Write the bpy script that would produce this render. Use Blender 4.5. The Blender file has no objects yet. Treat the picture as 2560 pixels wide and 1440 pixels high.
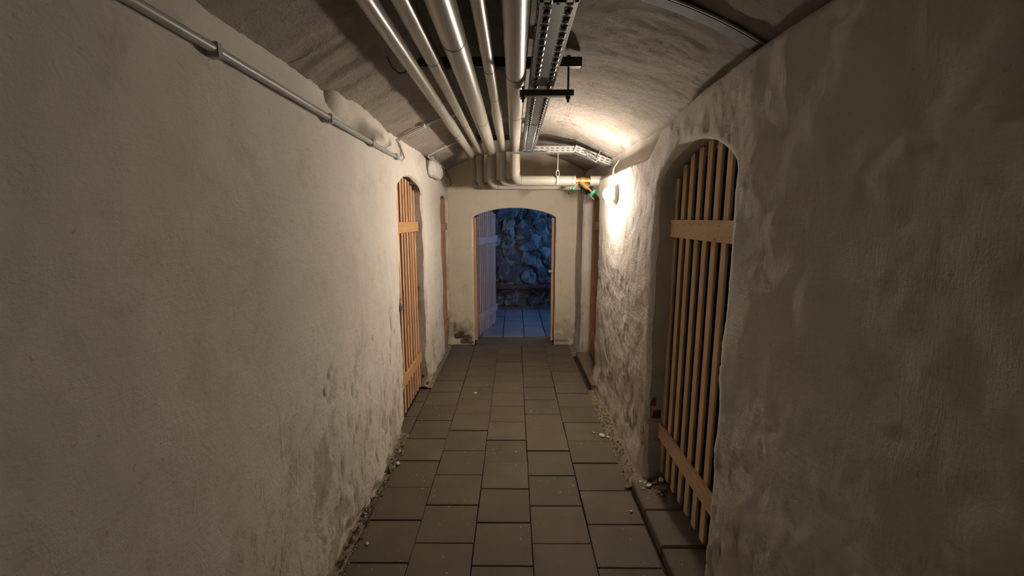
import bpy, bmesh, math, random
from mathutils import Vector, Matrix, noise, Quaternion
random.seed(7)
PI = math.pi
scene = bpy.context.scene
C = scene.collection

# ------------------------------------------------------------------ camera, world, light, exposure
F = 1085.0; CAMH = 1.62
PITCH = math.atan(174 / F); YAW = math.atan(6 / F * math.cos(PITCH))
cd = bpy.data.cameras.new('camera'); cam = bpy.data.objects.new('camera', cd); C.objects.link(cam)
cd.sensor_fit = 'HORIZONTAL'; cd.sensor_width = 36.0; cd.lens = F / 2560 * 36.0; cd.clip_start = 0.02
cam.location = (0, 0, CAMH); cam.rotation_euler = (PI / 2 - PITCH, 0, YAW)
scene.camera = cam
w = bpy.data.worlds.new('world'); scene.world = w; w.use_nodes = True
w.node_tree.nodes['Background'].inputs[0].default_value = (0.25, 0.45, 0.9, 1)
w.node_tree.nodes['Background'].inputs[1].default_value = 0.0
vs = scene.view_settings
vs.view_transform = 'Standard'; vs.look = 'None'; vs.gamma = 1.0; vs.use_curve_mapping = False
vs.exposure = 0.0
LAMP_STRENGTH = 1500.0          # glass globe of the bulkhead lamp on the right wall
REAR_FILL_W = 3.0              # added fill light behind the camera, no lamp is seen there
ld = bpy.data.lights.new('window_daylight', 'AREA'); ld.shape = 'RECTANGLE'; ld.size = 0.7; ld.size_y = 0.45
ld.energy = 25.0; ld.color = (0.15, 0.41, 1.0)
lo = bpy.data.objects.new('window_daylight', ld); C.objects.link(lo)
lo.location = (1.93, 6.45, 1.62); lo.rotation_euler = (0, math.radians(68), 0)
rl = bpy.data.lights.new('rear_fill_light', 'POINT'); rl.energy = REAR_FILL_W; rl.color = (1.0, 0.84, 0.68); rl.shadow_soft_size = 0.06
rlo = bpy.data.objects.new('rear_fill_light', rl); C.objects.link(rlo); rlo.location = (0.60, -1.55, 1.85)

# ------------------------------------------------------------------ helpers
def link(name, verts, faces, mat, parent=None, smooth=False, mats=None, midx=None):
    me = bpy.data.meshes.new(name); me.from_pydata([tuple(v) for v in verts], [], faces)
    if mats:
        for m in mats: me.materials.append(M[m])
        if midx: me.polygons.foreach_set('material_index', midx)
    else: me.materials.append(M[mat])
    if smooth: me.polygons.foreach_set('use_smooth', [True] * len(me.polygons))
    me.update()
    o = bpy.data.objects.new(name, me); C.objects.link(o)
    if parent: o.parent = parent
    return o

def empty(name, loc=(0, 0, 0)):
    o = bpy.data.objects.new(name, None); C.objects.link(o); o.location = loc; o.empty_display_size = 0.1
    return o

def tag(o, label=None, cat=None, group=None, kind=None):
    if label: o['label'] = label
    if cat: o['category'] = cat
    if group: o['group'] = group
    if kind: o['kind'] = kind
    return o

class MB:
    def __init__(s): s.v = []; s.f = []
    def add(s, v, f):
        n = len(s.v); s.v += [tuple(p) for p in v]; s.f += [tuple(i + n for i in q) for q in f]
        return s
    def box(s, x0, x1, y0, y1, z0, z1, b=0.0, mtx=None):
        if b <= 0:
            v = [(x, y, z) for x in (x0, x1) for y in (y0, y1) for z in (z0, z1)]
            f = [(0, 1, 3, 2), (4, 6, 7, 5), (0, 4, 5, 1), (2, 3, 7, 6), (0, 2, 6, 4), (1, 5, 7, 3)]
        else:
            bm = bmesh.new(); bmesh.ops.create_cube(bm, size=1.0)
            for q in bm.verts:
                q.co = Vector(((x0 + x1) / 2 + q.co.x * (x1 - x0), (y0 + y1) / 2 + q.co.y * (y1 - y0), (z0 + z1) / 2 + q.co.z * (z1 - z0)))
            bmesh.ops.bevel(bm, geom=bm.edges[:], offset=b, segments=1, affect='EDGES', profile=0.5)
            bm.verts.index_update()
            v = [tuple(q.co) for q in bm.verts]; f = [tuple(q.index for q in p.verts) for p in bm.faces]; bm.free()
        if mtx: v = [tuple(mtx @ Vector(p)) for p in v]
        return s.add(v, f)
    def tube(s, pts, r, n=12, caps=True, radii=None):
        pts = [Vector(p) for p in pts]; N = len(pts)
        T = []
        for i in range(N):
            a = pts[max(0, i - 1)]; b = pts[min(N - 1, i + 1)]; T.append((b - a).normalized())
        up = Vector((0, 0, 1)) if abs(T[0].z) < 0.9 else Vector((1, 0, 0))
        nrm = (up - T[0] * up.dot(T[0])).normalized()
        v = []; f = []
        for i in range(N):
            if i:
                q = T[i - 1].rotation_difference(T[i]); nrm = (q @ nrm).normalized()
            bn = T[i].cross(nrm); rr = radii[i] if radii else r
            for k in range(n):
                a = 2 * PI * k / n; v.append(pts[i] + (nrm * math.cos(a) + bn * math.sin(a)) * rr)
        for i in range(N - 1):
            for k in range(n):
                a = i * n + k; b = i * n + (k + 1) % n; f.append((a, b, b + n, a + n))
        if caps:                                        # own vertices, so the caps do not bend the side normals
            m0 = len(v); v += v[:n] + v[(N - 1) * n:N * n]
            f.append(tuple(m0 + k for k in reversed(range(n)))); f.append(tuple(m0 + n + k for k in range(n)))
        return s.add(v, f)
    def cyl(s, a, b, r, n=16, r2=None):
        return s.tube([a, b], r, n, True, [r, r if r2 is None else r2])
    def ring(s, c, axis, R, r, n=24, m=8, sq=1.0):
        ax = Vector(axis).normalized(); u = ax.orthogonal().normalized(); w_ = ax.cross(u)
        c = Vector(c); v = []; f = []
        for i in range(n):
            a = 2 * PI * i / n; d = u * math.cos(a) + w_ * math.sin(a)
            for k in range(m):
                t = 2 * PI * k / m; v.append(c + d * (R + r * math.cos(t)) + ax * (r * math.sin(t)) * sq)
        for i in range(n):
            for k in range(m):
                f.append((i * m + k, ((i + 1) % n) * m + k, ((i + 1) % n) * m + (k + 1) % m, i * m + (k + 1) % m))
        return s.add(v, f)
    def build(s, name, mat, parent=None, smooth=False): return link(name, s.v, s.f, mat, parent, smooth)

def fillet(pts, rad, seg=8):
    pts = [Vector(p) for p in pts]; out = [pts[0]]
    for i in range(1, len(pts) - 1):
        a = (pts[i - 1] - pts[i]).normalized(); b = (pts[i + 1] - pts[i]).normalized()
        ang = a.angle(b); d = min(rad / math.tan(ang / 2), (pts[i - 1] - pts[i]).length * 0.49, (pts[i + 1] - pts[i]).length * 0.49)
        p0 = pts[i] + a * d; p1 = pts[i] + b * d; rr = d * math.tan(ang / 2)
        cen = pts[i] + (a + b).normalized() * (rr / math.sin(ang / 2))
        v0 = p0 - cen; v1 = p1 - cen; q = v0.rotation_difference(v1)
        for k in range(seg + 1):
            out.append(cen + Quaternion().slerp(q, k / seg) @ v0)
    out.append(pts[-1]); return out

def ss(a, b, x):
    t = max(0.0, min(1.0, (x - a) / (b - a))); return t * t * (3 - 2 * t)
def fbm(x, y, z, s, o=4, h=1.0): return noise.fractal(Vector((x * s, y * s, z * s)), h, 2.0, o)

# ------------------------------------------------------------------ materials
M = {}
def nodes(name):
    m = bpy.data.materials.new(name); m.use_nodes = True; nt = m.node_tree; nt.nodes.clear()
    out = nt.nodes.new('ShaderNodeOutputMaterial'); b = nt.nodes.new('ShaderNodeBsdfPrincipled')
    nt.links.new(b.outputs[0], out.inputs[0]); M[name] = m
    return nt, b
def N(nt, t, **kw):
    n = nt.nodes.new('ShaderNode' + t)
    for k, v in kw.items():
        if k in n.inputs: n.inputs[k].default_value = v
        else: setattr(n, k, v)
    return n
def ramp(nt, src, stops):
    r = nt.nodes.new('ShaderNodeValToRGB'); nt.links.new(src, r.inputs[0]); e = r.color_ramp.elements
    while len(e) < len(stops): e.new(0.5)
    for q, (p, c) in zip(e, stops): q.position = p; q.color = (*c, 1) if len(c) == 3 else c
    return r.outputs[0]
def mixc(nt, fac, a, b, mode='MIX'):
    m = nt.nodes.new('ShaderNodeMix'); m.data_type = 'RGBA'; m.blend_type = mode
    for s, val in ((m.inputs[0], fac), (m.inputs[6], a), (m.inputs[7], b)):
        if hasattr(val, 'is_linked'): nt.links.new(val, s)
        elif isinstance(val, tuple): s.default_value = (*val, 1)
        else: s.default_value = val
    return m.outputs[2]
def math_(nt, op, a, b=None, clamp=False):
    m = nt.nodes.new('ShaderNodeMath'); m.operation = op; m.use_clamp = clamp
    for s, val in ((m.inputs[0], a), (m.inputs[1], b)):
        if val is None: continue
        if hasattr(val, 'is_linked'): nt.links.new(val, s)
        else: s.default_value = val
    return m.outputs[0]
def nz(nt, vec, scale, detail=5, rough=0.6, dist=0.0):
    n = N(nt, 'TexNoise', Scale=scale, Detail=detail, Roughness=rough, Distortion=dist); nt.links.new(vec, n.inputs['Vector']); return n.outputs['Fac']
def mapping(nt, src, scale=(1, 1, 1), rot=(0, 0, 0)):
    m = N(nt, 'Mapping'); m.inputs['Scale'].default_value = scale; m.inputs['Rotation'].default_value = rot
    nt.links.new(src, m.inputs['Vector']); return m.outputs[0]
def bump(nt, b, h, strength, dist):
    n = N(nt, 'Bump', Strength=strength, Distance=dist); nt.links.new(h, n.inputs['Height']); nt.links.new(n.outputs[0], b.inputs['Normal'])

def plaster(name, base, alt, damp, dirt_amt=0.5, fine=0.35, brush=False, lowdirt=1.0, grain=1.0, scar_rot=-0.6, bdist=0.012):
    nt, b = nodes(name); tc = N(nt, 'TexCoord').outputs['Object']
    big = nz(nt, tc, 1.6, 4, 0.6); col = mixc(nt, ramp(nt, big, [(0.35, (0, 0, 0)), (0.65, (1, 1, 1))]), base, alt)
    # blotchy yellowed damp zone near the ground, ragged edge
    sx = N(nt, 'SeparateXYZ'); nt.links.new(tc, sx.inputs[0])
    zn = math_(nt, 'ADD', sx.outputs['Z'], math_(nt, 'MULTIPLY', math_(nt, 'SUBTRACT', nz(nt, tc, 3.1, 6, 0.65), 0.5), 2.2))
    low = ramp(nt, zn, [(0.05, (1, 1, 1)), (0.75, (0, 0, 0))])
    col = mixc(nt, math_(nt, 'MULTIPLY', low, 0.55 * lowdirt), col, damp)
    blot = ramp(nt, nz(nt, tc, 5.5, 8, 0.7, 0.6), [(0.53, (0, 0, 0)), (0.72, (1, 1, 1))])
    col = mixc(nt, math_(nt, 'MULTIPLY', blot, dirt_amt), col, (base[0] * 0.62, base[1] * 0.57, base[2] * 0.5))
    spk = ramp(nt, nz(nt, tc, 38, 4, 0.6), [(0.66, (0, 0, 0)), (0.74, (1, 1, 1))])
    col = mixc(nt, math_(nt, 'MULTIPLY', spk, 0.45), col, (base[0] * 0.4, base[1] * 0.36, base[2] * 0.3))
    scar = nz(nt, mapping(nt, tc, (1, 1.5, 0.42), (scar_rot, 0, 0)), 11, 6, 0.72, 0.5)
    scar = math_(nt, 'MULTIPLY', ramp(nt, scar, [(0.565, (0, 0, 0)), (0.63, (1, 1, 1))]), ramp(nt, zn, [(0.25, (1, 1, 1)), (1.0, (0, 0, 0))]) if lowdirt > 0 else ramp(nt, nz(nt, tc, 1.3, 3), [(0.4, (0, 0, 0)), (0.6, (1, 1, 1))]))
    col = mixc(nt, math_(nt, 'MULTIPLY', scar, 0.65), col, (base[0] * 0.42, base[1] * 0.38, base[2] * 0.31))
    at = N(nt, 'Attribute', attribute_name='peel')
    col = mixc(nt, math_(nt, 'MULTIPLY', at.outputs['Fac'], 0.75), col, mixc(nt, nz(nt, tc, 22, 5, 0.7), (0.28, 0.24, 0.185), (0.50, 0.45, 0.36)))
    at2 = N(nt, 'Attribute', attribute_name='soot')
    col = mixc(nt, at2.outputs['Fac'], col, (0.085, 0.075, 0.065))  # dark colour for hollows, lintel, soot and the bulge end's painted shade
    nt.links.new(col, b.inputs['Base Color']); b.inputs['Roughness'].default_value = 0.9; b.inputs['Specular IOR Level'].default_value = 0.2
    h = nz(nt, tc, 75, 8, 0.75)
    h2 = nz(nt, tc, 13, 8, 0.68, 0.3)
    st = nz(nt, mapping(nt, tc, (1, 0.35, 1.5), (0.6, 0, 0)), 34, 5, 0.7, 0.4)          # trowel and brush streaks
    hh = math_(nt, 'ADD', math_(nt, 'MULTIPLY', h, 0.45 * grain), math_(nt, 'ADD', math_(nt, 'MULTIPLY', h2, 0.8), math_(nt, 'MULTIPLY', st, 0.30)))
    if brush:
        st2 = nz(nt, mapping(nt, tc, (1, 0.16, 1.3), (-0.75, 0, 0)), 80, 5, 0.7, 0.6)
        st3 = nz(nt, mapping(nt, tc, (1, 1.3, 0.22), (0.9, 0, 0)), 70, 5, 0.7, 0.8)
        msk = ramp(nt, nz(nt, tc, 3.0, 3, 0.5), [(0.42, (0, 0, 0)), (0.58, (1, 1, 1))])
        hh = math_(nt, 'ADD', hh, math_(nt, 'MULTIPLY', mixc(nt, msk, st2, st3), 0.6))
    hh = math_(nt, 'SUBTRACT', hh, math_(nt, 'MULTIPLY', scar, 0.35))
    bump(nt, b, hh, fine, bdist)

plaster('plaster_left', (0.72, 0.68, 0.625), (0.65, 0.605, 0.55), (0.56, 0.50, 0.40), 0.45, 0.75)
plaster('plaster_right', (0.72, 0.675, 0.63), (0.64, 0.59, 0.54), (0.54, 0.48, 0.41), 0.35, 0.9, True)
plaster('plaster_end', (0.74, 0.67, 0.55), (0.70, 0.63, 0.51), (0.60, 0.52, 0.37), 0.25, 0.2)
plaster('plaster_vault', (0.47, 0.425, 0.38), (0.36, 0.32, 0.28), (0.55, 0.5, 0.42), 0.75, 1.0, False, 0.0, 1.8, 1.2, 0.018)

def simple(name, col, rough=0.6, metal=0.0, spec=0.5, var=0.0, scale=20, bstr=0.0, bdist=0.002):
    nt, b = nodes(name)
    if var > 0 or bstr > 0:
        tc = N(nt, 'TexCoord').outputs['Object']; n = nz(nt, tc, scale, 6, 0.65)
        c = mixc(nt, ramp(nt, n, [(0.3, (0, 0, 0)), (0.7, (1, 1, 1))]), tuple(k * (1 - var) for k in col), tuple(min(1, k * (1 + var)) for k in col))
        nt.links.new(c, b.inputs['Base Color'])
        if bstr > 0: bump(nt, b, n, bstr, bdist)
    else: b.inputs['Base Color'].default_value = (*col, 1)
    b.inputs['Roughness'].default_value = rough; b.inputs['Metallic'].default_value = metal; b.inputs['Specular IOR Level'].default_value = spec

simple('pipe_jacket', (0.295, 0.28, 0.24), 0.34, 0, 0.75, 0.06, 6)
simple('pipe_seam', (0.10, 0.09, 0.08), 0.6)
simple('zinc', (0.20, 0.205, 0.205), 0.36, 0.7, 0.5, 0.10, 30)
simple('steel_dark', (0.055, 0.062, 0.058), 0.45, 0.6, 0.5, 0.2, 30)
simple('zinc_bright', (0.5, 0.51, 0.5), 0.4, 0.7, 0.5, 0.05, 30)
simple('conduit_grey', (0.36, 0.37, 0.36), 0.4, 0.0, 0.5, 0.1, 20)
simple('duct_grey', (0.05, 0.054, 0.058), 0.65, 0.0, 0.2, 0.1, 20)
simple('cable_white', (0.55, 0.52, 0.46), 0.5)
simple('cable_black', (0.02, 0.02, 0.02), 0.5)
simple('brass', (0.62, 0.40, 0.14), 0.35, 0.85, 0.5, 0.15, 40)
simple('green_wheel', (0.02, 0.30, 0.16), 0.4, 0, 0.5)
simple('black_plastic', (0.012, 0.013, 0.012), 0.45)
simple('lamp_body', (0.55, 0.50, 0.44), 0.5)
simple('wire', (0.7, 0.68, 0.62), 0.35, 0.8)
simple('brick', (0.17, 0.055, 0.04), 0.9, 0, 0.2, 0.35, 18, 0.5, 0.006)
simple('old_brick', (0.15, 0.105, 0.075), 0.95, 0, 0.2, 0.4, 22, 0.7, 0.01)
simple('mortar', (0.16, 0.14, 0.11), 0.95, 0, 0.1, 0.4, 9, 0.8, 0.02)
simple('void', (0.045, 0.032, 0.024), 0.95, 0, 0.1, 0.3, 4)  # darkness behind the slats painted into the store walls
simple('joint_bed', (0.055, 0.046, 0.034), 0.95, 0, 0.1, 0.35, 25, 0.6, 0.006)
simple('rubble', (0.20, 0.165, 0.12), 0.95, 0, 0.1, 0.45, 40, 0.6, 0.004)
simple('chip', (0.62, 0.55, 0.42), 0.9, 0, 0.1, 0.2, 30, 0.4, 0.004)
simple('rust_pipe', (0.12, 0.045, 0.03), 0.55, 0.1, 0.4, 0.35, 12)
simple('room_plaster', (0.42, 0.42, 0.42), 0.9, 0, 0.2, 0.3, 4, 0.5, 0.01)

def wood(name, light, dark, axis='Z'):
    nt, b = nodes(name); tc = N(nt, 'TexCoord').outputs['Object']; oi = N(nt, 'ObjectInfo')
    off = N(nt, 'VectorMath', operation='ADD'); nt.links.new(tc, off.inputs[0])
    cmb = N(nt, 'CombineXYZ'); r10 = math_(nt, 'MULTIPLY', oi.outputs['Random'], 13.0)
    for k in range(3): nt.links.new(r10, cmb.inputs[k])
    nt.links.new(cmb.outputs[0], off.inputs[1])
    sc = (14, 14, 1.0) if axis == 'Z' else (14, 1.0, 14)
    n1 = nz(nt, mapping(nt, off.outputs[0], sc), 3.0, 6, 0.65, 0.8)
    c = mixc(nt, ramp(nt, n1, [(0.3, (0, 0, 0)), (0.72, (1, 1, 1))]), dark, light)
    kn = N(nt, 'TexVoronoi', Scale=2.6); nt.links.new(mapping(nt, off.outputs[0], (2.2, 2.2, 1) if axis == 'Z' else (2.2, 1, 2.2)), kn.inputs['Vector'])
    c = mixc(nt, ramp(nt, kn.outputs['Distance'], [(0.035, (1, 1, 1)), (0.09, (0, 0, 0))]), c, tuple(k * 0.35 for k in dark))
    val = math_(nt, 'ADD', math_(nt, 'MULTIPLY', oi.outputs['Random'], 0.3), 0.85)
    hs = N(nt, 'HueSaturation'); nt.links.new(c, hs.inputs['Color']); nt.links.new(val, hs.inputs['Value'])
    nt.links.new(hs.outputs[0], b.inputs['Base Color']); b.inputs['Roughness'].default_value = 0.62; b.inputs['Specular IOR Level'].default_value = 0.3
    bump(nt, b, n1, 0.2, 0.002)
wood('wood_orange', (0.66, 0.40, 0.24), (0.50, 0.27, 0.15)); wood('wood_orange_batten', (0.62, 0.37, 0.17), (0.48, 0.25, 0.10), 'Y')
wood('wood_pale', (0.66, 0.50, 0.34), (0.52, 0.36, 0.22)); wood('wood_pale_batten', (0.66, 0.49, 0.31), (0.52, 0.36, 0.21), 'Y')
wood('wood_brown', (0.42, 0.24, 0.12), (0.28, 0.15, 0.07)); wood('wood_grey', (0.50, 0.38, 0.33), (0.36, 0.26, 0.22))

def tile_mat(name, col, var):
    nt, b = nodes(name); tc = N(nt, 'TexCoord').outputs['Object']; oi = N(nt, 'ObjectInfo')
    geo = N(nt, 'NewGeometry').outputs['Position']
    n = nz(nt, geo, 3.0, 6, 0.65); n2 = nz(nt, geo, 120, 3, 0.6)
    c = mixc(nt, ramp(nt, n, [(0.3, (0, 0, 0)), (0.7, (1, 1, 1))]), tuple(k * 0.82 for k in col), tuple(k * 1.15 for k in col))
    c = mixc(nt, math_(nt, 'MULTIPLY', n2, 0.35), c, tuple(k * 0.6 for k in col))
    sp = ramp(nt, nz(nt, geo, 46, 2, 0.5), [(0.70, (0, 0, 0)), (0.72, (1, 1, 1))])
    zone = ramp(nt, nz(nt, geo, 2.3, 3, 0.5), [(0.48, (0, 0, 0)), (0.6, (1, 1, 1))])
    c = mixc(nt, math_(nt, 'MULTIPLY', math_(nt, 'MULTIPLY', sp, zone), 0.6), c, (0.6, 0.55, 0.45))
    hs = N(nt, 'HueSaturation'); nt.links.new(c, hs.inputs['Color'])
    nt.links.new(math_(nt, 'ADD', math_(nt, 'MULTIPLY', oi.outputs['Random'], var), 1 - var / 2), hs.inputs['Value'])
    nt.links.new(hs.outputs[0], b.inputs['Base Color']); b.inputs['Roughness'].default_value = 0.7; b.inputs['Specular IOR Level'].default_value = 0.35
    bump(nt, b, n2, 0.12, 0.002)
tile_mat('tile_concrete', (0.118, 0.095, 0.068), 0.22)
tile_mat('tile_room', (0.19, 0.205, 0.23), 0.15)

def stone_mat():
    nt, b = nodes('field_stone'); geo = N(nt, 'NewGeometry').outputs['Position']; oi = N(nt, 'ObjectInfo')
    n = nz(nt, geo, 5.0, 8, 0.7, 0.5); n2 = nz(nt, geo, 26, 6, 0.7)
    c = mixc(nt, n2, (0.05, 0.045, 0.04), (0.17, 0.155, 0.14))
    c = mixc(nt, ramp(nt, math_(nt, 'ADD', n, math_(nt, 'MULTIPLY', oi.outputs['Random'], 0.16)), [(0.56, (0, 0, 0)), (0.66, (1, 1, 1))]), c, (0.30, 0.295, 0.285))
    nt.links.new(c, b.inputs['Base Color']); b.inputs['Roughness'].default_value = 0.9; bump(nt, b, n2, 0.8, 0.02)
stone_mat()
nt, b = nodes('lamp_glass'); b.inputs['Base Color'].default_value = (1, 1, 1, 1)
b.inputs['Emission Color'].default_value = (1.0, 0.86, 0.70, 1); tcl = N(nt, 'TexCoord').outputs['Object']; sxl = N(nt, 'SeparateXYZ'); nt.links.new(tcl, sxl.inputs[0])
mr = N(nt, 'MapRange'); mr.inputs['From Min'].default_value = -0.060; mr.inputs['From Max'].default_value = -0.100      # globe emission graded down at the sides, to dim vault and right wall
mr.inputs['To Min'].default_value = LAMP_STRENGTH * 0.42; mr.inputs['To Max'].default_value = LAMP_STRENGTH
nt.links.new(sxl.outputs['X'], mr.inputs['Value']); nt.links.new(mr.outputs[0], b.inputs['Emission Strength'])

# ------------------------------------------------------------------ geometry of the cellar corridor
YE = 5.46; Y0 = -2.2
R_V = 1.688; CZ = 0.732
def vault_z(x): return CZ + math.sqrt(R_V * R_V - x * x)

class Opening:                                    # arched opening in a wall, u along the wall
    def __init__(s, u0, u1, spring, crown, zb=0.0, wob=0.012, seed=0):
        s.u0, s.u1, s.sp, s.cr, s.zb, s.wob, s.seed = u0, u1, spring, crown, zb, wob, seed; s.topsoot = 0.0
    def edge(s, side, z): return (s.u0 if side == 0 else s.u1) + s.wob * noise.noise(Vector((s.seed + side * 7.3, z * 2.3, 0.5))) + 0.4 * s.wob * noise.noise(Vector((s.seed + side * 3.1, z * 9.0, 1.5)))
    def top(s, t):                                # t in 0..1 across
        k = 1 - (2 * t - 1) ** 2
        return s.sp + (s.cr - s.sp) * math.sqrt(max(0, k)) * 0.45 + (s.cr - s.sp) * k * 0.55
    def contour(s, n=70, m=140):
        pts = [(s.edge(0, s.zb + (s.sp - s.zb) * i / m), s.zb + (s.sp - s.zb) * i / m) for i in range(m)]
        a, b_ = s.edge(0, s.sp), s.edge(1, s.sp)
        pts += [(a + (b_ - a) * i / n, s.top(i / n)) for i in range(n + 1)]
        pts += [(s.edge(1, s.sp - (s.sp - s.zb) * i / m), s.sp - (s.sp - s.zb) * i / m) for i in range(1, m + 1)]
        return pts

def wall_mesh(name, mat, u_lo, u_hi, z_top, ops, surf, to3, step, depth_dir, extra_mats=('void',), reveal=0.12, niche=1.5, zlo=-0.06, rad=0.028):
    """wall as a height field surf(u,z)->(offset, peel, soot); openings get rounded edges, reveals and a dark store behind"""
    V = []; Fc = []; MI = []; peel = []; soot = []
    conts = [o.contour() for o in ops]
    def off(u, z):
        d, p, s_ = surf(u, z)
        for c_, o in zip(conts, ops):
            if o.u0 - 0.08 < u < o.u1 + 0.08 and z < o.cr + 0.08:
                dd = 9.0
                for (a, b_), (a2, b2) in zip(c_, c_[1:]):
                    ex, ez = a2 - a, b2 - b_; t = max(0.0, min(1.0, ((u - a) * ex + (z - b_) * ez) / (ex * ex + ez * ez + 1e-12)))
                    q = (u - a - t * ex) ** 2 + (z - b_ - t * ez) ** 2
                    if q < dd: dd = q
                dd = dd ** 0.5
                rr = rad * (1 + 0.5 * noise.noise(Vector((u * 5, z * 5, 3.3))))
                if dd < rr: q = rr - dd; d += rr - math.sqrt(max(0, rr * rr - q * q))
        return d, p, s_
    def patch(us, zs, P, mi=0):
        n0 = len(V); nu = us; nzv = zs
        for i in range(nu + 1):
            for j in range(nzv + 1):
                u, z = P(i / nu, j / nzv); d, p, s_ = off(u, z); V.append(to3(u, z, d)); peel.append(p); soot.append(s_)
        for i in range(nu):
            for j in range(nzv):
                a = n0 + i * (nzv + 1) + j; q = (a, a + 1, a + nzv + 2, a + nzv + 1)
                Fc.append(q if depth_dir > 0 else tuple(reversed(q))); MI.append(mi)
    so = sorted(ops, key=lambda o: o.u0); cur = None
    segs = []
    prev = None
    for k in range(len(so) + 1):
        left = so[k - 1] if k else None; right = so[k] if k < len(so) else None
        segs.append((left, right))
    for left, right in segs:
        ea = (lambda z, o=left: o.edge(1, min(z, o.sp))) if left else (lambda z: u_lo)
        eb = (lambda z, o=right: o.edge(0, min(z, o.sp))) if right else (lambda z: u_hi)
        L = eb(1.0) - ea(1.0)
        def P(s_, t, ea=ea, eb=eb):
            z = zlo + (z_top - zlo) * t; a, b_ = ea(z), eb(z); return a + (b_ - a) * s_, z
        coarse = step
        patch(max(2, int(L / coarse)), int((z_top - zlo) / step), P)
    for o in so:
        a, b_ = o.edge(0, o.sp), o.edge(1, o.sp)
        def P(s_, t, o=o, a=a, b_=b_):
            zt = o.top(s_); return a + (b_ - a) * s_, zt + (z_top - zt) * t
        patch(int((b_ - a) / step), max(3, int((z_top - o.sp) / step)), P)
        # reveal
        c_ = o.contour(); n0 = len(V); K = 7
        for (u, z) in c_:
            d0 = off(u, z)[0]
            for k in range(K + 1):
                t = k / K; dd = d0 + (reveal + 0.06) * t
                wobv = 0.006 * noise.noise(Vector((u * 9 + 5, z * 9, dd * 12))) * min(1, t * 3)
                cu = 0.5 * (o.u0 + o.u1); fl = 0.03 * t * (1 if u > cu else -1)
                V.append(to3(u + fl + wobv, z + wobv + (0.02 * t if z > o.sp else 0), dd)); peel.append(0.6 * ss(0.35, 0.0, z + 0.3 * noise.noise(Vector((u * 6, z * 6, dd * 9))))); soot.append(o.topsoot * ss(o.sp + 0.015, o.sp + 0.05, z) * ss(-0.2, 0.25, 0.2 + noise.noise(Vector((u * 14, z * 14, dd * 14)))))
        for i in range(len(c_) - 1):
            for k in range(K):
                a = n0 + i * (K + 1) + k; q = (a, a + K + 1, a + K + 2, a + 1)
                Fc.append(tuple(reversed(q)) if depth_dir > 0 else q); MI.append(0)
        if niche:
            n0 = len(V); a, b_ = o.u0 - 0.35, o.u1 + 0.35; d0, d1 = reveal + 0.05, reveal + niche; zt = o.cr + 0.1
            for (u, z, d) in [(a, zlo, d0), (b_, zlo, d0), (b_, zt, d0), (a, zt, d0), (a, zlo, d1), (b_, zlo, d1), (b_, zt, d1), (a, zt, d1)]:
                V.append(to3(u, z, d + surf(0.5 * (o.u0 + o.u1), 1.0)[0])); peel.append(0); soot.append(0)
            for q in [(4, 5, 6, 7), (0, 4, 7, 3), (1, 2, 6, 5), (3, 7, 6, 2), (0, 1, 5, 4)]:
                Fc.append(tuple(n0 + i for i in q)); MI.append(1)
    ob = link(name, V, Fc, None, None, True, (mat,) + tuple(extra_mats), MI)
    for nm, dat in (('peel', peel), ('soot', soot)):
        at = ob.data.attributes.new(nm, 'FLOAT', 'POINT'); at.data.foreach_set('value', dat)
    tag(ob, kind='structure')
    return ob

def dents(u, z, lst):  # also tints the middle of each hollow dark
    d = 0; s_ = 0
    for (a, b_, ru, rz, dep, so_) in lst:
        q = ((u - a) / ru) ** 2 + ((z - b_) / rz) ** 2
        if q < 6:
            e = math.exp(-q); d += dep * e; s_ = max(s_, so_ * ss(0.35, 0.75, e + 0.25 * noise.noise(Vector((u * 30, z * 30, 0)))))
    return d, s_

# left wall: plane x = -0.825, offset grows away from the corridor
L_D = [(2.72, 0.27, 0.018, 0.05, 0.03, 1.0), (2.70, 0.20, 0.012, 0.03, 0.02, 0.9), (1.80, 0.87, 0.018, 0.03, 0.012, 0.9), (1.84, 0.93, 0.02, 0.03, 0.006, 0.7),
       (2.83, 1.00, 0.03, 0.05, 0.01, 0.3), (2.82, 0.78, 0.025, 0.05, 0.012, 0.35), (2.35, 0.66, 0.02, 0.05, 0.006, 0.4), (2.02, 0.62, 0.02, 0.07, 0.006, 0.35),
       (2.55, 0.36, 0.015, 0.05, 0.008, 0.4), (2.2, 0.36, 0.015, 0.06, 0.006, 0.3), (2.45, 0.93, 0.012, 0.02, 0.006, 0.7), (2.86, 0.90, 0.012, 0.09, 0.012, 0.55), (2.93, 0.84, 0.02, 0.03, 0.010, 0.5), (2.78, 0.70, 0.012, 0.06, 0.010, 0.6), (2.10, 0.75, 0.014, 0.05, 0.008, 0.5), (1.92, 0.45, 0.012, 0.07, 0.008, 0.5), (2.62, 0.50, 0.014, 0.06, 0.010, 0.5), (2.38, 0.22, 0.014, 0.05, 0.010, 0.55), (2.93, 0.30, 0.014, 0.08, 0.010, 0.4), (2.05, 0.18, 0.02, 0.05, 0.012, 0.5), (5.42, 0.25, 0.03, 0.2, 0.03, 0.5)]
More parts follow.
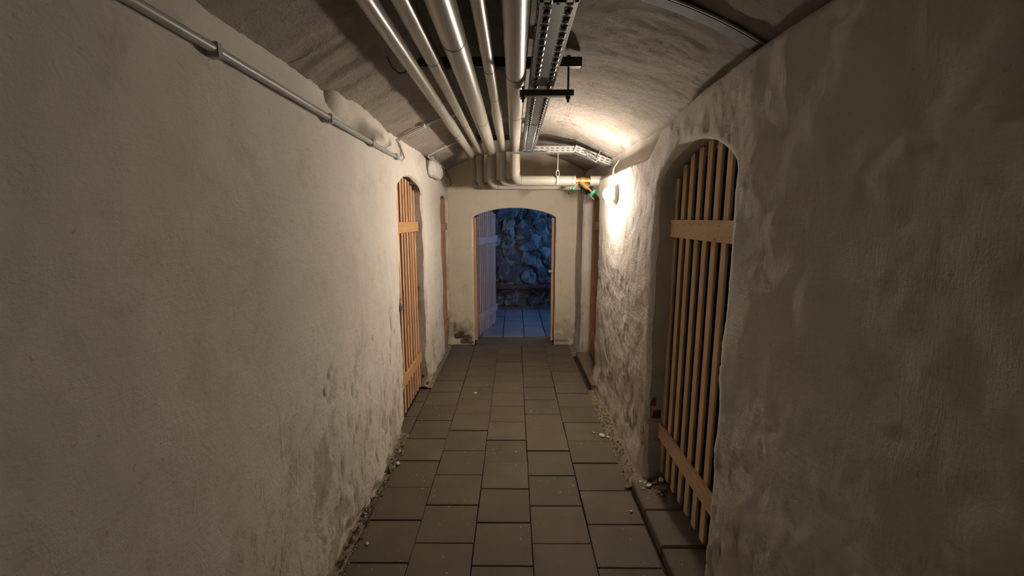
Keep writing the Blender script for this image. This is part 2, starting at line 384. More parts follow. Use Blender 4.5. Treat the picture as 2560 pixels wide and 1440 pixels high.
def surf_left(u, z):
    d = 0.016 * fbm(0.3, u, z, 0.9, 3) + 0.005 * fbm(5.3, u, z, 6.0, 4)
    lo_ = ss(1.15, 0.35, z + 0.35 * noise.noise(Vector((1.7, u * 1.3, z * 1.3))))
    n = fbm(9.1, u * 1.25 - 0.55 * z, z * 0.75, 3.4, 7, 0.55)
    p = ss(0.34, 0.40, n) * lo_
    p2 = ss(0.50, 0.56, fbm(2.2, u * 1.9 - 0.8 * z, z * 0.7, 7.5, 6, 0.6)) * lo_
    d += 0.006 * p + 0.004 * p2 + lo_ * 0.004 * fbm(7.7, u, z, 14, 4)
    d -= 0.03 * ss(0.35, 0.0, z) * (0.5 + 0.5 * noise.noise(Vector((4.4, u * 2, 0))))
    d += 0.03 * ss(0.10, 0.02, z + 0.08 * noise.noise(Vector((u * 6, 8.8, 0))))
    e, s_ = dents(u, z, L_D)
    d += 0.02 * ss(2.0, 2.2, z)
    return d + e, min(1, p + 0.7 * p2), s_
op_L1 = Opening(3.10, 4.02, 1.83, 1.945, 0.0, 0.03, 1.0)
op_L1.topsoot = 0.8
op_L2 = Opening(4.90, 5.41, 1.83, 1.875, 0.0, 0.02, 5.0)
wall_left = wall_mesh('wall_left', 'plaster_left', Y0, YE + 0.02, 2.24, [op_L1, op_L2], surf_left, lambda u, z, d: (-0.825 - d, u, z), 0.0125, -1, reveal=0.085)

# right wall: plane x = 0.80, with a ledge under the vault
R_D = [(2.83, 0.42, 0.05, 0.10, 0.014, 0.35), (2.72, 0.30, 0.03, 0.06, 0.012, 0.45), (2.60, 0.50, 0.02, 0.05, 0.012, 0.6), (2.56, 0.25, 0.02, 0.10, 0.016, 0.8), (2.95, 0.50, 0.03, 0.05, 0.012, 0.5),
       (2.98, 1.12, 0.008, 0.02, 0.006, 0.8), (2.96, 0.98, 0.008, 0.02, 0.006, 0.8), (1.50, 0.35, 0.01, 0.05, 0.005, 0.6), (1.46, 0.75, 0.04, 0.05, 0.003, 0.3)]
def surf_right(u, z):
    d = 0.014 * fbm(3.3, u, z, 1.0, 3) + 0.004 * fbm(1.3, u, z, 7.0, 5, 0.7)
    lo_ = ss(0.95, 0.25, z + 0.3 * noise.noise(Vector((6.7, u * 1.3, z * 1.3))))
    p = ss(0.34, 0.40, fbm(4.1, u * 1.2 - 0.5 * z, z * 0.8, 3.6, 7, 0.55)) * lo_
    d += 0.007 * p + lo_ * 0.004 * fbm(7.9, u, z, 14, 4)
    sw = ss(1.5, 1.0, z) * ss(0.2, 0.5, z)
    d += 0.0022 * sw * fbm(2.9, u * 1.5 + z * 1.2, z * 1.6 - u * 0.8, 26, 4, 0.6)
    lz = 1.985 + 0.13 * ss(2.72, 2.45, u) + 0.05 * ss(2.45, 1.8, u) + 0.012 * noise.noise(Vector((u * 3, 2, 2)))
    d += 0.085 * ss(lz - 0.01, lz + 0.035, z)
    d -= 0.02 * ss(0.25, 0.0, z) * ss(2.5, 2.7, u)
    d -= 0.02 * ss(4.9, 5.0, u)
    e, s_ = dents(u, z, R_D)
    return d + e, min(1, p), s_
op_R1 = Opening(1.63, 2.50, 1.80, 1.968, 0.0, 0.016, 11.0)
op_R2 = Opening(4.17, 4.99, 1.78, 1.86, 0.0, 0.012, 15.0)
wall_right = wall_mesh('wall_right', 'plaster_right', Y0, YE + 0.02, 2.20, [op_R1, op_R2], surf_right, lambda u, z, d: (0.80 + d, u, z), 0.0125, 1, reveal=0.12)

# end wall with the arched passage
E_D = [(-0.70, 0.12, 0.06, 0.07, 0.05, 0.9), (-0.60, 0.06, 0.05, 0.05, 0.05, 0.6), (-0.78, 0.22, 0.02, 0.08, 0.02, 0.5), (0.62, 0.04, 0.12, 0.012, 0.015, 0.7)]
def surf_end(u, z):
    d = 0.01 * fbm(u, 3.1, z, 1.2, 3) + 0.003 * fbm(u, 7.3, z, 8, 4)
    lo_ = ss(0.55, 0.1, z + 0.2 * noise.noise(Vector((u * 2, 1.1, z * 2))))
    p = ss(0.02, 0.12, fbm(u, 8.1, z, 5, 5)) * lo_ * ss(0.3, 0.55, abs(u))
    e, s_ = dents(u, z, E_D)
    return d + 0.006 * p + e, min(1, p), s_
op_E = Opening(-0.515, 0.515, 1.625, 1.748, 0.03, 0.006, 21.0)
wall_end = wall_mesh('wall_end', 'plaster_end', -0.90, 0.95, 2.46, [op_E], surf_end, lambda u, z, d: (u, YE + d, z), 0.0125, -1, reveal=0.16, niche=0, rad=0.012)

# vault
def build_vault():
    V = []; Fc = []; soot = []; peel = []
    x_lo, x_hi = -0.93, 0.97; a0 = math.asin(x_lo / R_V); a1 = math.asin(x_hi / R_V)
    na = 120; ny = int((YE + 0.05 - Y0) / 0.016)
    for i in range(ny + 1):
        y = Y0 + (YE + 0.05 - Y0) * i / ny
        for k in range(na + 1):
            a = a0 + (a1 - a0) * k / na; x = R_V * math.sin(a); z = CZ + R_V * math.cos(a)
            arc = R_V * a
            d = 0.022 * fbm(arc, y, 0.7, 1.1, 3)
            rough = 0.6 + 0.4 * noise.noise(Vector((arc * 1.1, y * 1.1, 3)))
            # smeared mortar ridges running across the vault
            r_ = noise.ridged_multi_fractal(Vector((arc * 2.2 + 0.5 * y, y * 7.0, 1.3)), 1.0, 2.0, 4, 1.0, 2.0)
            d += rough * (0.0035 * r_ + 0.004 * fbm(arc, y * 1.6, 4.2, 9, 4) + 0.006 * fbm(arc * 0.6, y * 1.5, 2.2, 26, 4, 0.7))
            if -0.85 < x < -0.45: d += 0.017 * rough * ss(-0.05, 0.15, noise.noise(Vector((arc * 2.0, y * 11 + 0.8 * math.sin(y * 4), 9.1)))) * ss(3.4, 2.9, y) * ss(1.4, 1.9, y)
            q = 1 - d / R_V
            V.append((x * q, y, CZ + (z - CZ) * q)); soot.append(0.0); peel.append(0.35 * ss(0.1, 0.5, fbm(arc, y, 6.6, 2.0, 4)))
    for i in range(ny):
        for k in range(na):
            p = i * (na + 1) + k; Fc.append((p, p + 1, p + na + 2, p + na + 1))
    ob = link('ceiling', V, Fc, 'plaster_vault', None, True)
    for nm, dat in (('peel', peel), ('soot', soot)):
        ob.data.attributes.new(nm, 'FLOAT', 'POINT').data.foreach_set('value', dat)
    return tag(ob, kind='structure')
ceiling = build_vault()
wall_back_bounce = MB().box(-0.95, 1.0, Y0 - 0.1, Y0, -0.06, 2.46).build('wall_back_bounce', 'plaster_left'); tag(wall_back_bounce, kind='structure')  # unseen closing wall, added so light bounces back up the corridor

# plastered-over bulge along the left springing and a plaster corbel further back: parts of the left wall
def lump(name, p0, p1, ry, rz, darkf, parent, seed, n=40, m=24, sq=2.6):
    p0, p1 = Vector(p0), Vector(p1); V = []; Fc = []; so_ = []
    ax = p1 - p0; L = ax.length; t_ = ax.normalized(); s1 = Vector((1, 0, 0)); s1 = (s1 - t_ * s1.dot(t_)).normalized(); s2 = t_.cross(s1)
    for i in range(n + 1):
        t = i / n; k = (1 - abs(2 * t - 1) ** sq) ** (1 / 2.2)
        for j in range(m):
            a = 2 * PI * j / m; q = p0 + ax * t + s1 * (ry * k * math.cos(a)) + s2 * (rz * k * math.sin(a))
            q += (s1 * math.cos(a) + s2 * math.sin(a)) * 0.02 * fbm(q.x + seed, q.y, q.z, 5, 5) * k
            V.append(q); so_.append(darkf(t, q))
    for i in range(n):
        for j in range(m):
            a = i * m + j; b_ = i * m + (j + 1) % m; Fc.append((a, b_, b_ + m, a + m))
    o = link(name, V, Fc, 'plaster_left', parent, True)
    o.data.attributes.new('soot', 'FLOAT', 'POINT').data.foreach_set('value', so_)
    return o
def bulge_soot_shade(t, q):  # soot smudges along the bottom, and the near end's shadow painted dark
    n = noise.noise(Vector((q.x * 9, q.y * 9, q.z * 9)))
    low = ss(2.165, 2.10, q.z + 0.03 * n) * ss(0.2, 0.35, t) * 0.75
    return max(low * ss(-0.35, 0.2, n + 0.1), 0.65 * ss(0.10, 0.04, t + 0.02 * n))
lump('plaster_bulge', (-0.870, 2.03, 2.165), (-0.870, 3.12, 2.12), 0.07, 0.10, bulge_soot_shade, wall_left, 1.0)
lump('plaster_corbel', (-0.81, 4.20, 2.10), (-0.80, 4.78, 2.10), 0.055, 0.085, lambda t, q: 0.0, wall_left, 4.0, 24, 20, 5)

# ------------------------------------------------------------------ floor
floor = MB().box(-1.05, 1.05, Y0, YE + 0.02, -0.10, -0.022).build('floor', 'joint_bed'); tag(floor, kind='structure')
def tile_mesh(name, w_, l_, h, mat, seed, b=0.004):
    bm = bmesh.new(); bmesh.ops.create_cube(bm, size=1.0)
    for q in bm.verts: q.co = Vector((q.co.x * w_, q.co.y * l_, (q.co.z - 0.5) * h))
    top = [e for e in bm.edges if all(v.co.z > -1e-6 for v in e.verts)]
    bmesh.ops.bevel(bm, geom=top, offset=b, segments=2, affect='EDGES', profile=0.5)
    me = bpy.data.meshes.new(name); bm.to_mesh(me); bm.free(); me.materials.append(M[mat])
    return me
cols = [(-0.800, -0.505), (-0.505, -0.203), (-0.203, 0.090), (0.090, 0.391), (0.391, 0.700)]
phase = [1.832, 1.962, 1.815, 1.960, 1.806]
PT = 0.2945
tcache = {}
for ci, (xa, xb) in enumerate(cols):
    me = tile_mesh('tile', xb - xa - 0.004, PT - 0.007, 0.035, 'tile_concrete', ci)
    k = -7
    while True:
        ya = phase[ci] + k * PT
        if ya > YE - 0.01: break
        if ya + PT < -0.2: k += 1; continue
        yb = min(ya + PT, YE + 0.0); mm = me
        if yb - ya < PT - 0.02:
            if yb - ya < 0.05: break
            mm = tile_mesh('tile', xb - xa - 0.004, yb - ya - 0.007, 0.035, 'tile_concrete', ci)
        o = bpy.data.objects.new('tile', mm); C.objects.link(o); o.parent = floor
        o.location = ((xa + xb) / 2 + random.uniform(-0.002, 0.002), (ya + yb) / 2 + random.uniform(-0.002, 0.002), random.uniform(-0.0025, 0.0025))
        o.rotation_euler = (random.uniform(-0.004, 0.004), random.uniform(-0.004, 0.004), random.uniform(-0.006, 0.006))
        k += 1
# strip of slabs in front of the left store door
me = tile_mesh('tile', 0.10, PT - 0.008, 0.03, 'tile_concrete', 9)
for k in range(3):
    o = bpy.data.objects.new('tile', me); C.objects.link(o); o.parent = floor; o.location = (-0.855, 3.24 + k * PT, -0.004)

# stone thresholds of the two doors on the right: kerb slabs
def threshold(name, x0, x1, ys, h):
    t = MB().box(x0 + 0.012, x1, ys[0] + 0.004, ys[-1] - 0.004, -0.05, h - 0.012).build(name, 'joint_bed'); tag(t, kind='structure')
    for a, b_ in zip(ys, ys[1:]):
        m_ = MB().box(x0, x1, a + 0.003, b_ - 0.003, -0.02, h + random.uniform(-0.004, 0.004), 0.007)
        m_.build('slab', 'tile_concrete', t)
    return t
threshold('trim_1', 0.715, 1.0, [1.42, 1.62, 1.885, 2.155, 2.42], 0.048)
threshold('trim_2', 0.735, 0.93, [3.96, 4.28, 4.62, 4.98], 0.05)
th3 = MB().box(-0.50, 0.50, YE - 0.02, YE + 0.30, -0.05, 0.028, 0.006).build('trim_3', 'tile_concrete'); tag(th3, kind='structure')

# ------------------------------------------------------------------ slatted doors
def slat_door(name, x, face, ys, sw, ztop, zbot, battens, mat, bmat, label, thick=0.022, bx0=None, bthick=0.024):
    """vertical slats at plane x (front), face=+1/-1 is the side toward the corridor; battens: (z0,z1,ya,yb)"""
    d = empty(name, (x, ys[len(ys) // 2], 0.0)); tag(d, label, 'door', None, 'structure')
    d.rotation_euler = (0, 0, 0)
    ox, oy = x, ys[len(ys) // 2]
    for y in ys:
        xa, xb = (0 - thick, 0) if face > 0 else (0, thick)
        ry = random.uniform(-0.002, 0.002)
        zt = ztop(y) + random.uniform(-0.008, 0.004)
        m_ = MB().box(xa, xb, -sw / 2, sw / 2, zbot, zt, 0.0025)
        o = m_.build('slat', mat, d); o.location = (0, y - oy + ry, 0); o.rotation_euler = (random.uniform(-0.002, 0.002), 0, 0)
    for (z0, z1, ya, yb) in battens:
        xa, xb = (0.001, bthick) if face > 0 else (-bthick, -0.001)
        o = MB().box(xa, xb, ya - oy, yb - oy, z0, z1, 0.003).build('batten', bmat, d)
        o['label'] = 'horizontal wooden batten'
        for y in ys:                                   # two screw heads where batten crosses a slat
            if ya + 0.02 < y < yb - 0.02:
                for zz in (z0 + 0.025, z1 - 0.025):
                    xx = xb if face > 0 else xa
                    MB().cyl((xx - 0.001 * face, y - oy, zz), (xx + 0.0012 * face, y - oy, zz), 0.0022, 6).build('screw', 'steel_dark', o)
    return d
# left store door near
def zt_L1(y): return op_L1.top(max(0.02, min(0.98, (y - 3.10) / 0.92))) + 0.01
ysL = [3.145 + 0.0925 * k for k in range(10)]
d1 = slat_door('door_1', -0.905, 1, [y for y in ysL if y < 3.99], 0.047, zt_L1, 0.015, [(1.505, 1.592, 3.13, 4.015), (0.275, 0.36, 3.13, 4.0)],
               'wood_orange', 'wood_orange_batten', 'orange-brown slatted wooden cellar door in the left wall, nearest the camera')
hs = MB(); hs.box(0.024, 0.03, -0.47, -0.36, 0.985, 1.015, 0.002); hs.build('hasp', 'zinc', d1)
pl = MB(); pl.box(0.030, 0.055, -0.42, -0.375, 0.925, 0.975, 0.006); padl = pl.build('padlock', 'zinc', d1)
MB().ring((0.043, -0.398, 0.98), (1, 0, 0), 0.017, 0.0035, 20, 8).build('shackle', 'zinc_bright', padl)
# left store door far
d2 = slat_door('door_2', -0.853, 1, [4.955 + 0.088 * k for k in range(6) if 4.955 + 0.088 * k < 5.40], 0.06, lambda y: 1.85, 0.015, [(1.48, 1.56, 4.94, 5.42), (0.28, 0.36, 4.94, 5.42)],
               'wood_brown', 'wood_brown', 'narrow brown slatted wooden door in the left wall beside the end wall')
# right store door near
def zt_R1(y): return op_R1.top(max(0.02, min(0.98, (y - 1.63) / 0.87))) + 0.012
d3 = slat_door('door_3', 0.912, -1, [2.497 - 0.0985 * k for k in range(10) if 2.497 - 0.0985 * k > 1.6], 0.047, zt_R1, 0.06, [(1.515, 1.612, 1.60, 2.555), (0.285, 0.375, 1.60, 2.535)],
               'wood_pale', 'wood_pale_batten', 'tall pale slatted wooden door under the arch in the right wall', 0.016)
# right store door far
d4 = slat_door('door_4', 0.885, -1, [4.955 - 0.088 * k for k in range(9) if 4.955 - 0.088 * k > 4.18], 0.05, lambda y: 1.84, 0.06, [(1.5, 1.59, 4.17, 4.72), (0.28, 0.37, 4.17, 4.72)],
               'wood_brown', 'wood_brown', 'brown slatted door deep in the right wall below the glowing lamp')

# end passage: frame posts and open slatted leaf
d5 = empty('door_5', (-0.485, 5.63, 0.03)); tag(d5, 'open slatted wooden door leaf with posts in the arched end passage', 'door', None, 'structure')
def post(x0, x1):
    o = MB().box(x0 + 0.485, x1 + 0.485, 5.55 - 5.63, 5.60 - 5.63, -0.002, 1.63 - 0.03, 0.004).build('frame_post', 'wood_orange', d5); return o
post(-0.525, -0.485); pr = post(0.474, 0.516)
lt = MB().box(0.435 + 0.485, 0.50 + 0.485, 5.538 - 5.63, 5.549 - 5.63, 0.905, 0.935, 0.002); lt.build('latch', 'zinc_bright', pr)
ang = math.atan2(0.82, 0.20)
Rz = Matrix.Rotation(ang, 4, 'Z')
leafs = []
for k in range(10):
    u = 0.028 + k * 0.088
    zt = op_E.top(max(0.02, min(0.98, 0.03 + u / 1.03))) - 0.03 + 0.01
    o = MB().box(-0.023, 0.023, -0.006, 0.006, 0.03, zt - 0.03, 0.002).build('slat', 'wood_grey' if k else 'wood_brown', d5)
    o.matrix_local = Rz @ Matrix.Translation((u, 0, 0)); leafs.append(o)
for (z0, z1) in ((1.245, 1.345), (0.22, 0.32)):
    o = MB().box(0.0, 0.86, -0.030, -0.0065, z0, z1, 0.003).build('batten', 'wood_grey', d5); o.matrix_local = Rz.copy()
for zz in (1.45, 0.3):
    o = MB().box(-0.004, 0.12, -0.006, 0.0, zz, zz + 0.03, 0.001).build('hinge', 'steel_dark', d5); o.matrix_local = Rz @ Matrix.Translation((0, 0.018, 0))

# ------------------------------------------------------------------ room beyond the passage
rf = MB().box(-1.3, 2.1, 5.70, 7.60, -0.06, 0.022).build('floor', 'joint_bed'); tag(rf, kind='structure')
me = tile_mesh('tile', 0.280, 0.281, 0.03, 'tile_room', 3)
for i in range(-4, 7):
    for j in range(6):
        y = 5.85 + j * 0.293
        o = bpy.data.objects.new('tile', me); C.objects.link(o); o.parent = rf
        o.location = (-0.157 + 0.146 + i * 0.29, y, 0.045 + random.uniform(-0.002, 0.002)); o.rotation_euler = (random.uniform(-.004, .004), random.uniform(-.004, .004), 0)
wf = MB().box(-1.3, 2.1, 7.56, 7.75, -0.06, 2.5).build('wall_far', 'mortar'); tag(wf, kind='structure')
wfl = MB().box(-1.35, -1.25, 5.60, 7.6, -0.06, 2.5).build('wall_far_left', 'room_plaster'); tag(wfl, kind='structure')
wfr = MB()
for (y0, y1, z0, z1) in ((5.60, 6.05, -0.06, 2.5), (6.85, 7.6, -0.06, 2.5), (6.05, 6.85, -0.06, 1.35), (6.05, 6.85, 1.9, 2.5)): wfr.box(2.0, 2.15, y0, y1, z0, z1)
wfr = wfr.build('wall_far_right', 'room_plaster'); tag(wfr, kind='structure')
win = MB()
for (y0, y1, z0, z1) in ((6.05, 6.09, 1.35, 1.9), (6.81, 6.85, 1.35, 1.9), (6.09, 6.81, 1.35, 1.39), (6.09, 6.81, 1.86, 1.9), (6.43, 6.46, 1.39, 1.86)): win.box(2.06, 2.10, y0, y1, z0, z1)
win = win.build('window_1', 'wood_brown'); tag(win, kind='structure')
rc = MB().box(-1.35, 2.15, 5.60, 7.75, 2.44, 2.54).build('ceiling', 'room_plaster'); tag(rc, kind='structure')
wb = MB()
for (x0, x1, z0, z1) in ((-1.35, -0.58, -0.06, 2.5), (0.58, 2.15, -0.06, 2.5), (-0.58, 0.58, 1.80, 2.5)): wb.box(x0, x1, 5.62, 5.68, z0, z1)
wb = wb.build('wall_far_front', 'room_plaster'); tag(wb, kind='structure')
# rubble stones, each its own piece
stone_me = []
for s_ in range(9):
    bm = bmesh.new(); bmesh.ops.create_icosphere(bm, subdivisions=3, radius=1.0)
    for q in bm.verts:
        c = q.co.copy(); c = Vector([math.copysign(abs(k) ** 0.62, k) for k in c])
        q.co = c * (0.88 + 0.55 * noise.noise(c * 1.1 + Vector((s_ * 9.0, 0, 0))) + 0.2 * noise.noise(c * 3.1 + Vector((s_ * 5.0, 0, 0))))
    me = bpy.data.meshes.new('stone'); bm.to_mesh(me); bm.free(); me.materials.append(M['field_stone']); stone_me.append(me)
rs = random.Random(5)
z = 0.10
while z < 2.1:
    h = rs.uniform(0.15, 0.30); x = -1.0 + rs.uniform(0, 0.1)
    while x < 1.15:
        wd = rs.uniform(0.16, 0.46)
        o = bpy.data.objects.new('stone', rs.choice(stone_me)); C.objects.link(o); o.parent = wf
        o.location = (x + wd / 2, 7.56 + rs.uniform(-0.01, 0.03), z + h / 2 + rs.uniform(-0.02, 0.02))
        o.scale = (wd * 0.55, 0.05 + rs.uniform(0, 0.05), h * 0.58); o.rotation_euler = (0, rs.uniform(-0.15, 0.15) + (PI if rs.random() < 0.5 else 0), rs.uniform(-0.1, 0.1))
        x += wd * 0.98
    z += h * 0.97
rp = empty('rusty_pipe', (-0.9, 7.42, 0.45)); tag(rp, 'dark rusty horizontal pipe along the rubble wall of the far room', 'pipe')
MB().tube([(0, 0, 0), (2.7, 0, 0)], 0.046, 18).build('pipe', 'rust_pipe', rp, True)
MB().tube([(1.47, 0, 0), (1.56, 0, 0)], 0.062, 18).build('coupling', 'rust_pipe', rp, True)
for xx in (0.25, 1.51): MB().box(xx - 0.03, xx + 0.03, -0.02, 0.10, -0.20, -0.05, 0.006).build('bracket', 'rust_pipe', rp)

# ------------------------------------------------------------------ insulated heating pipes under the vault
def pipe(label, x, z, r, ydrop, zlow, seams, xend=0.93, r_far=None, y_step=None, brk=None, bend=None):
    root = empty('insulated_pipe', (x, -0.4, z)); tag(root, label, 'pipe', 'insulated pipes under the vault')
    o3 = Vector((x, -0.4, z)); rf_ = r_far or r
    P = lambda p: tuple(Vector(p) - o3)
    bend = bend or rf_ * 1.25
    path = fillet([(x, y_step if y_step else -0.4, z), (x, ydrop, z), (x, ydrop, zlow), (brk[0] if brk else xend, ydrop, zlow)], bend, 9)
    if y_step:
        pts = [(x, -0.4, z), (x, y_step - 0.05, z), (x, y_step + 0.02, z)]
        MB().tube([P(p) for p in pts], r, 28).build('pipe_run', 'pipe_jacket', root, True)
        MB().tube([P((x, y_step, z)), P((x, y_step + 0.16, z))], r, 28, True, [r, rf_]).build('reducer', 'pipe_jacket', root, True)
        path = [Vector((x, y_step + 0.16, z))] + path[1:]
    MB().tube([P(p) for p in path], rf_, 28).build('pipe_bend' if y_step else 'pipe_run', 'pipe_jacket', root, True)
    for ys_ in seams:
        rr = r if (not y_step or ys_ < y_step) else rf_
        MB().ring(P((x, ys_, z)), (0, 1, 0), rr, 0.0016, 32, 6).build('seam', 'pipe_seam', root, True)
    if brk:
        MB().tube([P((brk[1], ydrop, zlow)), P((xend, ydrop, zlow))], rf_ * 0.97, 28).build('pipe_end', 'pipe_jacket', root, True)
        MB().ring(P((brk[0] - 0.03, ydrop, zlow)), (1, 0, 0), rf_, 0.0016, 32, 6).build('seam', 'pipe_seam', root, True)
    xs = x + bend * 1.05
    MB().ring(P((xs, ydrop, zlow)), (1, 0, 0), rf_, 0.0014, 32, 6).build('seam', 'pipe_seam', root, True)
    return root, P
pA, _ = pipe('slim insulated pipe, leftmost of the five, highlighted along its edge', -0.435, 2.255, 0.0285, 4.72, 1.955, [1.3, 2.55, 3.4], r_far=0.034, y_step=2.9)
pB, _ = pipe('dim insulated pipe second from the left under the vault', -0.345, 2.285, 0.033, 4.60, 1.955, [1.95, 3.2])
pC, PCf = pipe('thick insulated pipe in the middle of the five, third from the left', -0.226, 2.275, 0.047, 4.46, 1.948, [1.72, 3.05], brk=(0.66, 0.80))
pD, _ = pipe('thin insulated pipe just left of the rightmost thick pipe', -0.113, 2.285, 0.0255, 4.33, 1.962, [2.08, 2.55], r_far=0.034, y_step=2.72)
pE, PE = pipe('thick insulated pipe, rightmost of the five beside the perforated tray', 0.006, 2.27, 0.046, 4.20, 1.972, [2.08, 2.85, 1.0], brk=(0.575, 0.71))
# valve of the rightmost pipe
v = empty('valve'); v.parent = pE
vb = MB(); c0 = PE((0.575, 4.20, 1.972)); c1 = PE((0.71, 4.20, 1.972))
mid = (Vector(c0) + Vector(c1)) / 2
def bodyv():
    m_ = MB(); m_.tube([c0, Vector(c0) + Vector((0.035, 0, 0)), Vector(c0) + Vector((0.05, 0, 0)), Vector(c1) - Vector((0.05, 0, 0)), Vector(c1) - Vector((0.035, 0, 0)), c1], 0.03, 14, True, [0.027, 0.027, 0.034, 0.034, 0.027, 0.027])
    m_.tube([mid + Vector((-0.03, 0, 0)), mid + Vector((0.045, -0.035, -0.075))], 0.022, 14, True, [0.026, 0.022])
    return m_
bpy.data.objects.remove(v)
vo = bodyv().build('valve', 'brass', pE, True); vo['label'] = 'brass valve body'
dv = Vector((0.6, -0.28, -0.62)).normalized(); s0 = mid + Vector((0.04, -0.03, -0.065)); s1 = s0 + dv * 0.075
MB().tube([s0, s1], 0.008, 10).build('stem', 'brass', vo, True)
hw = MB().ring(s1, dv, 0.033, 0.006, 24, 8); u_ = dv.orthogonal().normalized(); w_ = dv.cross(u_)
for k in range(3):
    a = k * PI * 2 / 3; e_ = u_ * math.cos(a) + w_ * math.sin(a); hw.tube([s1, s1 + e_ * 0.033], 0.005, 8)
hw.cyl(s1 - dv * 0.008, s1 + dv * 0.008, 0.011, 12); hw.build('handwheel', 'green_wheel', vo, True)['label'] = 'green handwheel'
dd_ = Vector((-0.62, -0.25, -0.7)).normalized(); q0 = Vector(c0) + Vector((0.02, -0.01, -0.025)); q1 = q0 + dd_ * 0.07
MB().tube([q0, q1], 0.009, 10).build('drain_neck', 'brass', vo, True)
gk = MB(); gk.tube([q1 - dd_ * 0.012, q1 + dd_ * 0.012], 0.016, 12); gk.box(q1.x - 0.03, q1.x + 0.012, q1.y - 0.006, q1.y + 0.006, q1.z - 0.004, q1.z + 0.008, 0.002); gk.build('drain_tap', 'green_wheel', vo, False)['label'] = 'green drain tap'
MB().tube([q1 + dd_ * 0.012, q1 + dd_ * 0.03, q1 + dd_ * 0.032, q1 + dd_ * 0.065], 0.011, 12, True, [0.008, 0.008, 0.012, 0.013]).build('drain_nozzle', 'black_plastic', vo, True)
# valve of the middle pipe, behind
e0 = Vector(PCf((0.66, 4.46, 1.948))); e1 = Vector(PCf((0.80, 4.46, 1.948))); em = (e0 + e1) / 2
m_ = MB().tube([e0, e0 + Vector((.04, 0, 0)), e0 + Vector((.05, 0, 0)), e1 - Vector((.05, 0, 0)), e1 - Vector((.04, 0, 0)), e1], 0.03, 14, True, [0.028, 0.028, 0.036, 0.036, 0.028, 0.028])
m_.tube([em + Vector((-0.02, 0, 0)), em + Vector((0.0, -0.03, -0.085))], 0.026, 12); vo2 = m_.build('valve', 'black_plastic', pC, True); vo2['label'] = 'black valve body'
MB().tube([em + Vector((0.0, -0.03, -0.08)), em + Vector((0.06, -0.06, -0.14))], 0.005, 8).build('stem', 'wire', vo2, True)
MB().tube([em + Vector((-0.05, -0.03, -0.03)), em + Vector((-0.055, -0.04, -0.085))], 0.014, 10).build('test_plug', 'black_plastic', vo2, True)

# ------------------------------------------------------------------ perforated cable trays
def tray(n_cells, pitch, slot, width, flange, rows, frows, lip=0.004, rim=True):
    """U profile along local +Y from y=0; bottom at z=0, x 0..width, flanges upward; slots are real holes"""
    m_ = MB()
    def strip(P, w_, rows, L):
        # P(a,y,up)->vec ; a across 0..w_
        edges = [0.0]
        for (a, b_) in rows: edges += [a, b_]
        edges.append(w_)
        for i in range(n_cells):
            ya = i * pitch; yb = ya + (pitch - slot); yc = ya + pitch
            m_.add([P(0, ya, 0), P(w_, ya, 0), P(w_, yb, 0), P(0, yb, 0)], [(0, 1, 2, 3)])
            for k in range(0, len(edges) - 1, 2):
                a, b_ = edges[k], edges[k + 1]; m_.add([P(a, yb, 0), P(b_, yb, 0), P(b_, yc, 0), P(a, yc, 0)], [(0, 1, 2, 3)])
            for (a, b_) in (rows if rim else []):   # pressed rim round each slot, corners cut
                c = min(0.3 * (b_ - a), 0.006)
                ring = [(a + c, yb), (b_ - c, yb), (b_, yb + c), (b_, yc - c), (b_ - c, yc), (a + c, yc), (a, yc - c), (a, yb + c)]
                o_ = []
                ym = (yb + yc) / 2; am = (a + b_) / 2
                for (p, q) in ring: o_.append(P(am + (p - am) * 0.66, ym + (q - ym) * 0.88, lip))
                i_ = [P(p, q, 0) for (p, q) in ring]
                g_ = [P(am + (p - am) * 1.35, ym + (q - ym) * 1.12, -0.0002) for (p, q) in ring]
                b2 = [P(p, q, -0.0025) for (p, q) in ring]
                m_.add(g_ + b2 + o_, [(k, (k + 1) % 8, 8 + (k + 1) % 8, 8 + k) for k in range(8)] + [(8 + k, 8 + (k + 1) % 8, 16 + (k + 1) % 8, 16 + k) for k in range(8)])
    L = n_cells * pitch
    strip(lambda a, y, u: (a, y, u), width, rows, L)
    strip(lambda a, y, u: (0 + u, y, a), flange, frows, L)
    strip(lambda a, y, u: (width - u, y, a), flange, frows, L)
    for xx in (0, width):                           # rolled rims at top of the flanges
        m_.box(xx - 0.002, xx + 0.002, 0, L, flange - 0.003, flange + 0.003)
    return m_
cells = 68; pitch = 0.058
mt = empty('cable_tray', (0.072, 4.10 - cells * pitch, 2.232)); tag(mt, 'long perforated metal cable tray running beside the rightmost pipe', 'cable tray')
tb = tray(cells, pitch, 0.040, 0.112, 0.05, [(0.014, 0.034), (0.078, 0.098)], [(0.020, 0.028)]).build('tray_channel', 'zinc', mt)
mt['label'] = 'long perforated metal cable tray running beside the rightmost pipe'
for yy in (1.34 - (4.10 - cells * pitch), 3.0 - (4.10 - cells * pitch)):
    MB().box(-0.003, 0.115, yy, yy + 0.02, 0.0, 0.045, 0).box(0.05, 0.058, yy + 0.03, yy + 0.038, -0.002, 0.002).build('splice_plate', 'zinc', mt)
LM = cells * pitch
for k, (xx, rr) in enumerate(((0.025, 0.012), (0.052, 0.016), (0.085, 0.013))):
    y_b = 4.10 - LM
    cb = MB().tube([(0.072 + xx, y_b + 0.02, 2.232 + 0.007 + rr), (0.072 + xx + 0.006, 2.0, 2.232 + 0.007 + rr), (0.072 + xx - 0.004, 3.2, 2.232 + 0.007 + rr), (0.072 + xx, 4.09, 2.232 + 0.007 + rr)], rr, 10).build('cable', 'cable_black', None, True)
    tag(cb, ('black cable lying along the left side inside the perforated tray', 'thickest black cable in the middle of the perforated tray', 'black cable lying along the right side inside the perforated tray')[k], 'cable', 'cables in the long tray')
